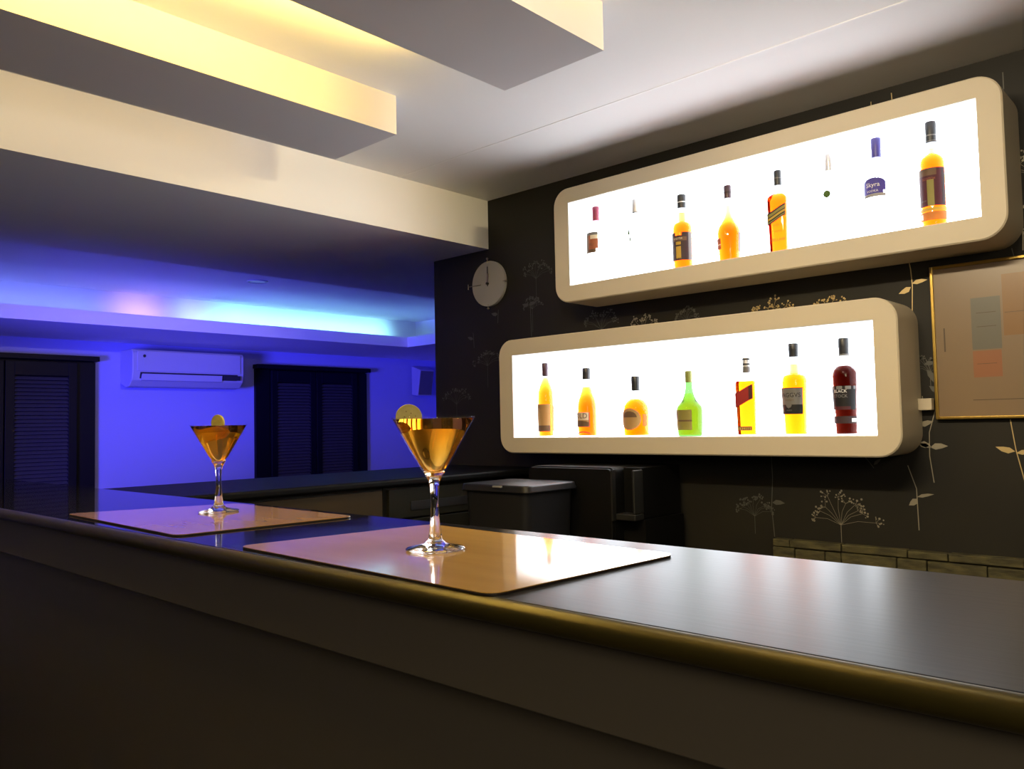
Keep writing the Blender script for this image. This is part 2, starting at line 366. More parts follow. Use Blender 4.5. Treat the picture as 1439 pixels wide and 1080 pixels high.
def patch(prof, ex, z0, z1, a0, a1, pick, ms, off=.0007, nu=56, nv=36, shear=0.):
    """label wrapped on the bottle; angles in degrees from the front (-Y), + to the right; pick(u, v) -> material index or None"""
    m = MB()
    for i in range(nu):
        for j in range(nv):
            k = pick((i+.5)/nu, (j+.5)/nv)
            if k is None: continue
            q = []
            for du, dv in ((0, 0), (1, 0), (1, 1), (0, 1)):
                u, v = (i+du)/nu, (j+dv)/nv; a = math.radians(a0+(a1-a0)*u)-PI/2; z = z0+(z1-z0)*v+shear*(u-.5)
                r = (rz(prof, z)+off)*sect(ex, a); q.append((r*math.cos(a), r*math.sin(a), z))
            m.add(q, [(0, 1, 2, 3)], k)
    return m, ms
def letters(prof, ex, body, size, z, a_c, off=.0016, slant=0.):
    vs, fs = text_mesh(body, size); out = []
    for v in vs:
        zz = z+v.y+slant*v.x; r0 = rz(prof, zz)+off
        if ex == 2.:
            a = math.radians(a_c)+v.x/r0-PI/2; out.append((r0*math.cos(a), r0*math.sin(a), zz))
        else: out.append((v.x+r0*math.sin(math.radians(a_c)), -r0, zz))
    return MB().add(out, fs)

def bottle(label, cat_group, X, base, prof, cap, square, capm, liquid=None, fill=None, glassm='bottle_glass', labels=(), texts=(), capdet=None, Y=2.525):
    t = thing('liquor_bottle', label, 'bottle', (X, Y, base+O), cat_group, rz=math.atan2(-X, Y)*(.35 if square else .70))
    ex = 6. if square else 2.
    if square: prof = [(z, r*(.90 if r > .02 else 1)) for z, r in prof]
    body_end = max(i for i, (z, r) in enumerate(prof))
    sp = smooth_prof(prof)
    if square:        # square body, round neck
        m = MB(); vs = []; n = 40
        for z, r in sp:
            k = min(1, max(0, (r-.014)/.012)); e = 2+(ex-2)*k
            for i in range(n):
                a = 2*PI*i/n; q = sect(e, a); vs.append((r*q*math.cos(a), r*q*math.sin(a), z))
        fs = [(i*n+k, i*n+(k+1) % n, (i+1)*n+(k+1) % n, (i+1)*n+k) for i in range(len(sp)-1) for k in range(n)]
        fs.append(tuple(range(n-1, -1, -1))); m.add(vs, fs)
    else:
        m = MB().lathe([(r, z) for z, r in sp], 40, cap1=False)
    m.build('glass_body', M[glassm], t, smooth=50)
    if liquid:
        lp = [(max(r-.0022, .004), z) for z, r in sp if .005 < z < fill]
        lp = [(lp[0][0]*.97, .004)]+lp+[(max(rz(sp, fill)-.0022, .004), fill)]
        if square:
            m = MB(); vs = []; n = 40
            for r, z in lp:
                k = min(1, max(0, (r-.012)/.012)); e = 2+(ex-2)*k
                for i in range(n):
                    a = 2*PI*i/n; q = sect(e, a); vs.append((r*q*math.cos(a), r*q*math.sin(a), z))
            fs = [(i*n+k, i*n+(k+1) % n, (i+1)*n+(k+1) % n, (i+1)*n+k) for i in range(len(lp)-1) for k in range(n)]
            fs += [tuple(range(n-1, -1, -1)), tuple((len(lp)-1)*n+k for k in range(n))]; m.add(vs, fs)
        else: m = MB().lathe(lp, 40)
        m.build('liquid', M[liquid], t, smooth=50)
    z0, z1, r = cap; r = max(r, rz(sp, z0)+.0006)
    cp = MB().lathe([(r*.98, z0), (r, z0+.002), (r, z0+(z1-z0)*.45), (r*1.03, z0+(z1-z0)*.5), (r*1.03, z1-.003), (r*.95, z1)], 24)
    co = cp.build('cap', M[capm], t, smooth=35)
    if capdet:
        for (f0, f1, mm) in capdet:
            MB().lathe([(r*1.05, z0+(z1-z0)*f0), (r*1.05, z0+(z1-z0)*f1)], 24, cap0=False, cap1=False).build('cap_band', M[mm], co, smooth=35)
    lo = None
    for (lz0, lz1, a0, a1, pick, ms, *sh) in labels:
        m, ms = patch(sp, ex, lz0, lz1, a0, a1, pick, [M[x] for x in ms], shear=sh[0] if sh else 0.)
        lo = m.build('label', ms, t, smooth=60)
    for (body, size, z, ac, mm, *sl) in texts:
        letters(sp, ex, body, size, z, ac, slant=sl[0] if sl else 0.).build('lettering', M[mm], lo or t)
    return t

GU, GL = 'bottles in the upper light box', 'bottles in the lower light box'
UB, LBZ = .5352, -.0538
def bands(*bs):         # bs: (v limit, index)
    def f(u, v):
        for lim, k in bs:
            if v < lim: return k
        return bs[-1][1]
    return f
# upper row, left to right
bottle('clear bottle with a crimson cap and small rust label, leftmost in the upper box', GU, -1.8698, UB,
       [(0, .0375), (.1959, .0375), (.2183, .0319), (.2352, .0153), (.2493, .0133), (.2802, .0125)], (.2507, .3055, .0133), False, 'red_cap',
       labels=[(.120, .200, -75, 20, lambda u, v: None if (u > .86 and v < .2) else (2 if v > .87 else (1 if (u > .5 and v > .68) else (3 if v < .16 or u < .35 else 0))), ['l_rust', 'l_cream', 'l_grey', 'l_brown'])],
       texts=[('JIM', .013, .047, -36, 'l_black'), ('trade', .010, .048, -4, 'l_faint'), ('RU', .016, .152, -20, 'l_brown')])
bottle('clear vodka-style bottle with a small green teardrop emblem and pale silver cap', GU, -1.685, UB,
       [(0, .0347), (.1688, .0347), (.1958, .028), (.2174, .0133), (.2444, .0128), (.2714, .012)], (.2444, .2971, .0133), False, 'silver_cap',
       labels=[(.136, .184, -58, -24, lambda u, v: 0 if abs(u-.5) < .42*(1-v)+.10 and not (v < .5 and abs(u-.5) < .18) else None, ['l_green', 'l_silver'])],
       texts=[('PURE', .011, .152, 4, 'l_fainter'), ('glimar', .017, .122, -22, 'l_faint'), ('GRAIN', .013, .062, -12, 'l_fainter')],
       capdet=[(0, .06, 'black_cap')])
bottle('amber bottle with a black cap and dark label showing a gold column', GU, -1.4883, UB,
       [(0, .0357), (.1418, .0364), (.1572, .0352), (.1675, .0306), (.1766, .0178), (.2088, .0158), (.2424, .0148)], (.2243, .2734, .0132), False, 'black_cap', 'whisky', .208,
       labels=[(.032, .132, -74, 66, lambda u, v: (2 if (.30 < u < .52 and .08 < v < .66 and not (.5 < v < .55)) else (1 if .70 < v < .84 and .15 < u < .75 else (None if (v > .9 and .28 < u < .55) else (3 if u > .82 else 0)))), ['l_dark', 'l_brown', 'l_gold', 'l_grey'])],
       texts=[('WESTER', .0095, .109, -18, 'l_cream'), ('STILL', .009, .040, -14, 'l_gold')], capdet=[(.40, .47, 'l_white')])
bottle('amber long necked bottle with a maroon cap and translucent golden label', GU, -1.3081, UB,
       [(0, .0353), (.0481, .0378), (.1022, .0402), (.1195, .0378), (.1392, .0268), (.1565, .017), (.1762, .0129), (.2034, .0122), (.2455, .0117)], (.2232, .2678, .0117), False, 'maroon_cap', 'whisky', .196,
       labels=[(.045, .082, -78, -36, bands((.4, 0), (.46, 1), (2, 0)), ['l_rust', 'l_cream']), (.035, .10, 58, 82, bands((2, 0)), ['l_grey'])],
       capdet=[(.38, .50, 'l_dark')])
bottle('square amber bottle with slanted black and gold band below pointed shoulders', GU, -1.1278, UB,
       [(0, .0327), (.1718, .0373), (.1859, .0362), (.2001, .0233), (.2167, .0117), (.2262, .0117), (.2546, .0112)], (.2285, .2783, .0121), True, 'black_cap', 'whisky', .198,
       labels=[(.1075, .146, -46, 44, bands((.1, 0), (.22, 1), (.34, 0), (.52, 2), (.60, 0), (.86, 1), (2, 0)), ['l_black', 'l_olive', 'l_gold'], .030)],
       texts=[('HELLAW', .0125, .044, 4, 'l_brown'), ('AGED 12', .008, .092, 8, 'l_orange'), ('BLEND', .008, .072, 8, 'l_orange')], capdet=[(.44, .5, 'l_grey')])
bottle('clear square bottle with a tiny green tree emblem and grey stopper', GU, -.959, UB,
       [(0, .0357), (.1895, .0369), (.2076, .0313), (.2235, .0134), (.2394, .0112), (.2734, .0112)], (.2371, .2916, .013), True, 'silver_cap',
       labels=[(.136, .170, -22, 18, lambda u, v: 0 if (u-.5)**2/.2+(v-.66)**2/.11 < 1 else (0 if abs(u-.5) < .06 and v > .1 else None), ['l_green'])],
       texts=[('SAN MATEO', .0095, .131, -2, 'l_faint'), ('1OO% AGAVE', .006, .115, -2, 'l_fainter')])
bottle('clear bottle with a tall blue cap and blue oval-topped label', GU, -.8159, UB,
       [(0, .0365), (.1715, .0376), (.1933, .0322), (.2151, .015), (.2456, .0129), (.2828, .0129)], (.2456, .3046, .0142), False, 'blue_cap',
       labels=[(.120, .178, -70, 40, lambda u, v: (None if (v > .72 and (u-.5)**2/.25+(v-.72)**2/.078 > 1) else (1 if v < .16 else (None if (u > .9 and v < .3) else 0))), ['l_blue', 'l_pale'])],
       texts=[('Skyra', .019, .156, -16, 'l_white'), ('VODKA', .010, .137, -18, 'l_white'), ('NEVA', .006, .124, -46, 'l_black'), ('750', .008, .065, -12, 'l_faint')])
bottle('tall amber bottle with dark maroon label and black cap, rightmost in the upper box', GU, -.6632, UB,
       [(0, .0338), (.0463, .0345), (.1899, .0349), (.2045, .0318), (.215, .0226), (.2212, .0133), (.2359, .0123), (.2757, .0123)], (.2526, .3134, .0144), False, 'black_cap', 'whisky', .235,
       labels=[(.062, .172, -76, 62, lambda u, v: (2 if .40 < u < .60 and v < .7 else (1 if v > .8 and u < .7 else (3 if u > .86 else 0))), ['l_maroon', 'l_brown', 'l_olive', 'l_dark']),
               (.048, .058, -80, 70, bands((2, 0)), ['l_gold']), (.022, .046, -80, 70, lambda u, v: 1 if .12 < u < .2 and .2 < v < .8 else 0, ['l_orange', 'l_white'])],
       texts=[('SCOTCH', .009, .140, -14, 'l_rust'), ('RESERVE', .006, .078, -44, 'l_grey')], capdet=[(.30, .36, 'l_silver'), (.04, .08, 'l_silver')])
# lower row, left to right
bottle('slim amber bottle with long brown cap and tall tan label, leftmost in the lower box', GL, -2.1478, LBZ,
       [(0, .0305), (.0045, .032), (.1122, .0337), (.1763, .0329), (.1997, .0276), (.2289, .0175), (.2465, .0122), (.2728, .0116)], (.2479, .3021, .0113), False, 'maroon_cap', 'whisky', .243,
       labels=[(.022, .133, -90, 42, bands((.21, 1), (2, 0)), ['l_tan', 'l_brown']), (.025, .128, 74, 92, bands((2, 0)), ['l_brown'])], texts=[('K', .017, .121, -40, 'l_brown')])
bottle('amber bottle with short black cap and brown landscape label lettered at its top', GL, -1.936, LBZ,
       [(0, .0376), (.0062, .0384), (.1147, .0395), (.1426, .0348), (.1705, .025), (.1957, .0189), (.2236, .0153), (.246, .0139)], (.2236, .2684, .0139), False, 'black_cap', 'whisky', .194,
       labels=[(.038, .095, -92, 26, lambda u, v: 2 if u > .93 else (1 if v < .30+.12*math.sin(u*3.1) else (3 if v < .48 else 0)), ['l_cream', 'l_brown', 'l_rust', 'l_tan']),
               (.006, .022, -58, 26, lambda u, v: 0 if abs(v-.35-.45*math.sin(u*3.14)) < .14 else None, ['l_brown'])], texts=[('OLD', .028, .080, -28, 'l_brown')])
bottle('squat round shouldered amber bottle with an oval tan label', GL, -1.7069, LBZ,
       [(0, .0476), (.0074, .049), (.0868, .0503), (.1133, .0463), (.1292, .037), (.1425, .0212), (.1584, .0159), (.193, .0146)], (.169, .2235, .0159), False, 'black_cap', 'whisky_pale', .139,
       labels=[(.024, .104, -74, 30, lambda u, v: None if ((u-.5)**2+(v-.5)**2) > .25 else (1 if (.58 < v < .86 and ((u-.5)**2/.1+(v-.6)**2/.07) < 1) else 0), ['l_tan', 'l_brown']),
               (.038, .082, 36, 58, bands((2, 0)), ['l_orange'])])
bottle('green flared bottle with an olive label and cap', GL, -1.4821, LBZ,
       [(0, .0402), (.0085, .0427), (.0687, .0452), (.1014, .044), (.1266, .0251), (.1493, .0163), (.1694, .0126), (.2073, .0113)], (.1896, .23, .0113), False, 'olive_cap', 'liqueur', .150, glassm='bottle_green',
       labels=[(.022, .092, -82, 18, lambda u, v: 1 if (.42 < v < .5 and u > .3) or (u < .28 and .55 < v < .85 and u > .1) else 0, ['l_olive', 'l_brown'])])
bottle('square amber bottle with a wide slanted red band and striped stopper', GL, -1.261, LBZ,
       [(0, .0345), (.0093, .0357), (.1713, .0386), (.1881, .0345), (.1977, .019), (.2096, .0119), (.2432, .0119)], (.2096, .2611, .0124), True, 'silver_cap', 'whisky_pale', .182,
       labels=[(.108, .156, -46, 40, lambda u, v: 0 if u < .8 else 1, ['l_red', 'l_maroon'], .030), (.018, .031, -40, 34, lambda u, v: 1 if (int(u*14) % 2 == 0 and .2 < v < .8) else 0, ['l_brown', 'l_gold'])],
       capdet=[(.04, .40, 'l_grey'), (.52, .62, 'l_black'), (.84, .94, 'l_black')])
bottle('amber bottle with a pale lettered label over black and a short wide neck', GL, -1.0965, LBZ,
       [(0, .0354), (.0194, .0365), (.0947, .0388), (.1748, .0411), (.1886, .0377), (.1955, .0297), (.1989, .0183), (.2299, .0169), (.2552, .0148)], (.2518, .2955, .0137), False, 'black_cap', 'whisky_pale', .229,
       labels=[(.068, .152, -90, 42, lambda u, v: 1 if (v < .36 or v > .97) and not ((u-.5)**2/.012+(v-.36)**2/.016 < 1) else (0), ['l_grey', 'l_black'])],
       texts=[('VAGGVS', .0195, .128, -20, 'l_black'), ('WHISKY', .008, .112, -20, 'l_brown'), ('AGED', .007, .080, -22, 'l_grey')])
bottle('dark red bottle with black label, rightmost in the lower box', GL, -.9368, LBZ,
       [(0, .0328), (.0177, .0335), (.0898, .0346), (.182, .0383), (.1974, .0361), (.2084, .0284), (.215, .0197), (.226, .0164), (.2547, .0142)], (.2437, .2988, .0144), False, 'black_cap', 'whisky_red', .214,
       labels=[(.078, .150, -88, 58, lambda u, v: 1 if v > .86 and (int(u*11) % 3 != 0) else (2 if v < .14 and u < .8 else 0), ['l_black', 'l_silver', 'l_maroon']), (.036, .058, -88, 62, lambda u, v: 1 if u > .8 and .2 < v < .7 else 0, ['l_dark', 'l_white'])],
       texts=[('BLACK', .0135, .134, -18, 'l_white'), ('STOCK', .0135, .119, -18, 'l_silver')], capdet=[(0, .10, 'l_silver')])

# ------------------------------------------------------------------ the bar
ZB = -.17
YB0, YB1, XB0, XB1 = .578, .965, -4.2, 1.3
t = thing('worktop', 'long glossy black bar top with rounded brown front edge', 'bar counter', (XB0, YB0, ZB+O))
MB().box(0, XB1-XB0, 0, YB1-YB0, -.024, 0).build('slab', M['bar_top'], t, bevel=.0025)
pr_ = [(.0, -.0245)]+[(-.013*math.sin(a), -.0125+.0122*math.cos(a)) for a in [PI-PI*k/10 for k in range(11)]]+[(.0, -.0003)]
MB().prism([(y, z) for y, z in pr_], 0, XB1-XB0, 'x').build('nosing', M['nosing'], t, smooth=60)
t = thing('bar_counter', 'dark brown bar front under the bar top with a set back lower panel', 'bar counter', (XB0, .60, 0))
MB().box(0, XB1-XB0, 0, .02, -.281+O, ZB-.0245+O).build('apron', M['bar_front'], t, bevel=.002)
MB().box(0, XB1-XB0, .055, .075, .10, -.281+O).build('front_panel', M['bar_front'], t)
MB().box(0, XB1-XB0, .0749, .30, 0, .10).build('plinth', M['cab_dark'], t)
MB().box(0, XB1-XB0, .02, .30, ZB-.05+O, ZB-.0245+O).build('support_rail', M['cab_dark'], t)

# return of the bar towards the papered wall
ZT = -.185
t = thing('return_counter', 'dark counter arm running from the bar to the papered wall', 'counter', (-2.83, YB1+.002, ZT+O))
MB().box(0, .58, 0, YW-YB1-.004, -.026, 0).build('slab', M['return_top'], t, bevel=.009)
MB().box(.04, .06, 0, YW-YB1-.004, -O-ZT, -.026).build('outer_panel', M['cab_dark'], t)
# cupboards under it (they face the inside of the bar)
def cupboard(name, label, y0, y1, m, drawers):
    t = thing(name, label, 'cabinet', (-2.5, (y0+y1)/2, 0)); w = (y1-y0)/2; top = ZT-.0265+O
    MB().box(-.2, .21, -w, w, .08, top).build('carcass', M['cab_dark'], t)
    if drawers:
        z = top-.012
        for k, h in enumerate((.105, .22, .30)):
            d = MB().box(.21, .228, -w+.012, w-.004, z-h, z).build('drawer_front', m, t, bevel=.002)
            MB().box(.2281, .231, -w+.11, w-.08, z-h*.75, z-h*.45).build('handle_recess', M['cab_dark'], d)
            z -= h+.006
    else:
        MB().box(.21, .228, -w+.004, w-.012, .12, top-.012).build('door', m, t, bevel=.002)
cupboard('cupboard', 'tan fronted cupboard under the dark counter arm, nearer the bar', 1.05, 1.79, M['cab_tan'], False)
cupboard('drawer_unit', 'grey drawer unit with a dark slot handle under the counter arm, nearer the wall', 1.795, 2.35, M['cab_grey'], True)

# black bin and black cabinet behind the bar
t = thing('waste_bin', 'tall black tapered bin with a flat lid behind the bar', 'bin', (-1.955, 2.14, 0))
def frus(m, z0, z1, hx0, hy0, hx1, hy1, r=.03):
    a = rrect(-hx0, hx0, -hy0, hy0, r, 5); b = rrect(-hx1, hx1, -hy1, hy1, r, 5); n = len(a)
    m.add([(u, v, z0) for u, v in a]+[(u, v, z1) for u, v in b], [tuple(range(n-1, -1, -1)), tuple(range(n, 2*n))]+[(i, (i+1) % n, n+(i+1) % n, n+i) for i in range(n)])
    return m
frus(MB(), 0, O-.232, .10, .10, .150, .13).build('bucket', M['bin'], t, smooth=35)
frus(MB(), O-.232, O-.206, .165, .142, .160, .138).build('lid', M['bin'], t, smooth=35, bevel=.006)
MB().box(.01, .05, -.146, -.138, O-.214, O-.208).build('lid_highlight', M['l_silver'], t)  # pale strip painted in as the highlight on the lid rim
t = thing('bar_cabinet', 'black box shaped cabinet against the papered wall with a grey edged recess at its right', 'cabinet', (-1.76, 2.46, 0))
P = [(u, v) for u, v in rrect(-.29, .10, 0, O-.158, .02, 6)]
MB().prism(P, -.15, .17, 'y').build('body', M['fridge'], t, smooth=35)
MB().prism(rrect(-.285, .097, .02, O-.162, .018, 6), -.166, -.1505, 'y').build('door', M['fridge'], t, smooth=35, bevel=.003)
MB().box(.098, .104, -.17, -.149, O-.34, O-.165).build('edge_strip', M['fridge_edge'], t)
MB().box(.105, .178, -.10, .15, O-.335, O-.16).build('side_box', M['fridge'], t)
MB().box(.105, .185, -.155, -.099, O-.338, O-.315).box(.175, .185, -.155, -.099, O-.315, O-.165).build('side_frame', M['fridge_edge'], t, bevel=.004)
MB().box(.10, .19, -.10, .15, 0, O-.338).build('side_base', M['fridge'], t)

# stone clad ledge at the foot of the papered wall
t = thing('stone_ledge', 'low olive stone clad ledge along the foot of the papered wall', 'ledge', (-1.228, 2.612, 0))
MB().box(0, 1.9+1.228-.01, .004, .027, 0, O-.404).build('core', M['stone_gap'], t)
m = MB(); z = O-.401
for row in range(14):
    h = random.uniform(.022, .045); x = -random.random()*.08
    while x < 3.1:
        w = random.uniform(.05, .20); x0 = max(x, 0); x1 = min(x+w-.003, 3.11); d = random.uniform(0, .006)
        if x1-x0 > .01: m.box(x0, x1, -.004-d, .010 if row else .0269, z-h+.002, z-random.uniform(0, .003))
        x += w
    z -= h
m.build('cladding', M['stone'], t, bevel=.003, seg=2)

# ------------------------------------------------------------------ placemats, cocktails, garnishes
def placemat(label, corners):
    cx = sum(p[0] for p in corners)/4; cy = sum(p[1] for p in corners)/4
    t = thing('placemat', label, 'placemat', (cx, cy, ZB+O), 'wooden placemats on the bar')
    pts = []
    for i in range(4):
        p = Vector(corners[i]); a = (Vector(corners[i-1])-p).normalized(); b = (Vector(corners[(i+1) % 4])-p).normalized(); r = .022
        p0, p1 = p+a*r, p+b*r
        for k in range(7):
            s = k/6; q = p0*(1-s)**2+p*2*s*(1-s)+p1*s*s; pts.append((q.x-cx, q.y-cy))
    MB().prism(pts, .0002, .0022, 'z').build('core_sheet', M['mat_edge'], t)
    MB().prism(pts, .0023, .0031, 'z').build('veneer', M['mat_wood'], t)
    return t
placemat('wooden placemat under the smaller looking cocktail, at the far left', [(-1.838, .612), (-1.290, .593), (-1.268, .925), (-1.730, .932)])
placemat('wooden placemat under the larger looking cocktail, nearer the middle', [(-1.092, .592), (-.566, .576), (-.548, .892), (-1.048, .922)])

def lerp_prof(pts, n=6):
    out = []
    for i in range(len(pts)-1):
        for k in range(n):
            t = k/n; out.append(tuple(pts[i][j]+(pts[i+1][j]-pts[i][j])*t for j in (0, 1)))
    return out+[pts[-1]]
def cocktail(label, x, y, s=1.0, rot=0):
    t = thing('cocktail_glass', label, 'cocktail glass', (x, y, ZB+O+.0032), 'amber cocktails on the bar'); t.scale = (s, s, s)
    # the three pieces share their rims, so together they close into one skin of glass
    foot = [(.0, 0), (.036, 0), (.0395, .0012), (.0400, .0022), (.0385, .0034), (.028, .0055), (.016, .0085), (.0095, .014), (.0085, .022), (.0072, .032)]
    bowl_i = [(.0551, .1782), (.0188, .1142), (.0126, .1062), (.0075, .1015), (.0022, .0998), (0.0, .0996)]
    stem = [(.0072, .032), (.0060, .045), (.0054, .060), (.0056, .074), (.0066, .086), (.0085, .094), (.0112, .099), (.0150, .105), (.0126, .1062), (.0075, .1015), (.0022, .0998)]
    bowl_o = [(.0150, .105), (.0203, .1135), (.0563, .1772), (.0568, .1784), (.0560, .1790), (.0551, .1782)]
    MB().lathe(foot[1:], 48, cap0=True, cap1=False).build('foot', M['glass'], t, smooth=50)
    MB().lathe(stem, 48, cap0=False, cap1=True).build('stem', M['glass'], t, smooth=50)
    MB().lathe(bowl_o+bowl_i[1:3], 64, cap0=False, cap1=False).build('bowl', M['bowl_glass'], t, smooth=40)
    def ri(z):
        pr2 = sorted([(zz, r) for r, zz in bowl_i]); return rz(pr2, z)
    zl = .1765
    lq = [(ri(z)+.0003, z) for z in (.0999, .1015, .1062, .1142, .13, .145, .16, .17, zl)]
    MB().lathe(lq, 64).build('drink', M['cocktail'], t, smooth=40)
    return t
cocktail('larger looking amber cocktail in a stemmed glass on the nearer placemat', -.8266, .7352)
cocktail('smaller looking amber cocktail in a stemmed glass on the far left placemat', -1.5774, .8131)

def slice_(label, c, yaw, tilt, r=.0175):
    t = thing('fruit_slice', label, 'fruit slice', c, 'round fruit slices on the cocktail rims'); t.rotation_euler = (PI/2+tilt, 0, yaw)
    n = 40; prof = [(r*.90, -.0024), (r*.96, -.0026), (r*.96, .0026), (r*.90, .0024)]
    MB().lathe([(r*.945, -.0022), (r*.955, 0), (r*.945, .0022)], n).build('flesh', M['slice'], t, smooth=40)
    MB().lathe([(r*.94, -.0026), (r*.985, -.0026), (r, -.0016), (r, .0016), (r*.985, .0026), (r*.94, .0026)], n, cap0=False, cap1=False).build('rind', M['rind'], t, smooth=40)
    sd = MB()
    for a, q in ((1.1, .35), (2.0, .5), (.2, .5), (3.0, .35)):
        for sg in (-1, 1):
            x, y = r*q*math.cos(a), r*q*math.sin(a); sd.lathe([(.0002, -.0003), (.0009, 0), (.0002, .0003)], 8, (x, y, sg*.0024))
    sd.build('seeds', M['seed'], t)
    return t
FW = Vector((-.679, .734, 0)); RT = Vector((.734, .679, 0))
def slice_at(gx, gy, lab, side, back, r, yaw, dz):
    p = Vector((gx, gy, 0))+RT*side+FW*back
    slice_(lab, (p.x, p.y, ZB+O+.0032+.178+dz), yaw, 0, r)
slice_at(-.8266, .7352, 'pale yellow round slice on the rim of the nearer cocktail', -.0385, .0400, .0185, math.radians(43+14), .0015)
slice_at(-1.5774, .8131, 'pale yellow round slice on the rim of the far left cocktail', -.0200, .0515, .0180, math.radians(43-28), .0040)

# ------------------------------------------------------------------ wall clock
t = thing('wall_clock', 'round white clock with pegs outside its plain face', 'clock', (-2.56, YW, .643+O))
ym = Matrix.Rotation(PI/2, 4, 'X')
def disc(r, d, n=48):
    m = MB().lathe([(r*.98, 0), (r, .002), (r, d-.002), (r*.985, d)], n); m.v = [(x, -z, y) for x, y, z in m.v]; return m
disc(.104, .018).build('face', M['clock_face'], t, smooth=40)
for a in (0, 90, 180, 270):
    s, c = math.sin(math.radians(a)), math.cos(math.radians(a))
    L0, L1 = (.045, .127) if a == 270 else (.094, .114)
    k = MB().tube([(s*L0, -.0205, c*L0), (s*L1, -.0205, c*L1)], .0016, 8)
    if a == 270: k.tube([(s*L1, -.0205, -.012), (s*L1, -.0205, .012)], .002, 8)
    else: k.lathe([(.001, -.006), (.005, -.0035), (.006, 0), (.005, .0035), (.001, .006)], 12, (s*L1, -.0205, c*L1))
    k.build('hour_marker', M['clock_metal'], t, smooth=50)
MB().box(-.0022, .0022, -.022, -.0205, -.012, .078).build('minute_hand', M['clock_dark'], t)
MB().add([(x*math.cos(.12)+z*math.sin(.12), y, z*math.cos(.12)-x*math.sin(.12)) for x, y, z in MB().box(-.004, .004, -.0245, -.0225, 0, .045).v], MB().box(0, 1, 0, 1, 0, 1).f).build('hour_hand', M['clock_metal'], t)
m = disc(.006, .028, 16); m.build('hub', M['clock_dark'], t, smooth=40)

# ------------------------------------------------------------------ framed print at the right
t = thing('framed_print', 'tan notice in a thin brass frame on the papered wall at right', 'picture', (-.71, YW, -.012+O))
W_, H_ = .62, .456; d0, d1, w = -.022, 0, .009
MB().box(0, w, d0, d1, 0, H_).build('left_rail', M['brass'], t, bevel=.002)
MB().box(W_-w, W_, d0, d1, 0, H_).build('right_rail', M['brass'], t, bevel=.002)
MB().box(w, W_-w, d0, d1, 0, w).build('bottom_rail', M['brass'], t, bevel=.002)
MB().box(w, W_-w, d0, d1, H_-w, H_).build('top_rail', M['brass'], t, bevel=.002)
m = MB().box(w, W_-w, -.014, -.002, w, H_-w)
q = -.0143
m.box(.105, .18, q, -.0139, .20, .35, 1).box(.105, .178, q, -.0139, .12, .196, 2).box(.186, .40, q, -.0139, .235, .41, 3)
for k in range(6): m.box(.118, .168, q-.0002, -.0139, .225+k*.02, .2265+k*.02, 4 if k in (2, 4) else 1)
for k in range(3): m.box(.115, .165, q-.0002, -.0139, .14+k*.018, .1412+k*.018, 4 if k == 1 else 2)
m.box(.10, .52, q, -.0139, .054, .056, 4).box(.03, .034, q, -.0139, .20, .27, 4).box(.19, .38, q-.0002, -.0139, .30, .3012, 4)
m.build('print', [M['print'], M['print_blue'], M['print_pink'], M['print_orange'], M['print_line']], t)

# ------------------------------------------------------------------ blue room: air conditioner, shuttered windows, speaker, downlight
t = thing('air_conditioner', 'white split air conditioner high on the blue lit wall between the shuttered windows', 'air conditioner', (XB, 2.19, .296+O))
m = MB(); prof = [(0, .03), (.09, 0), (.14, .006), (.185, .045), (.20, .10), (.20, .225), (.185, .249), (0, .249)]
m.prism([(x, z) for x, z in prof], 0, .79, 'y'); m.build('body', M['ac'], t, bevel=.006)
MB().box(.2005, .206, .03, .76, .105, .238).build('front_panel', M['ac'], t, bevel=.003)
MB().prism([(.1995, .094), (.2035, .098), (.190, .056), (.1865, .058)], .05, .74, 'y').build('air_outlet', M['ac_dark'], t)
MB().prism([(.192, .074), (.207, .088), (.200, .046), (.186, .042)], .06, .62, 'y').build('louver', M['ac'], t)
MB().prism([(.198, .088), (.2085, .090), (.2045, .058), (.193, .058)], .635, .76, 'y').build('display', M['ac_dark'], t)
MB().lathe([(.010, 0), (.010, .0015)], 16, (0, 0, 0)).build('badge', M['ac_dark'], t).location = (.2062, .075, .205)
bpy.data.objects[[o.name for o in t.children if o.name.startswith('badge')][0]].rotation_euler = (0, PI/2, 0)
MB().box(.2061, .2072, .068, .084, .14, .19).build('logo_strip', M['ac'], t)

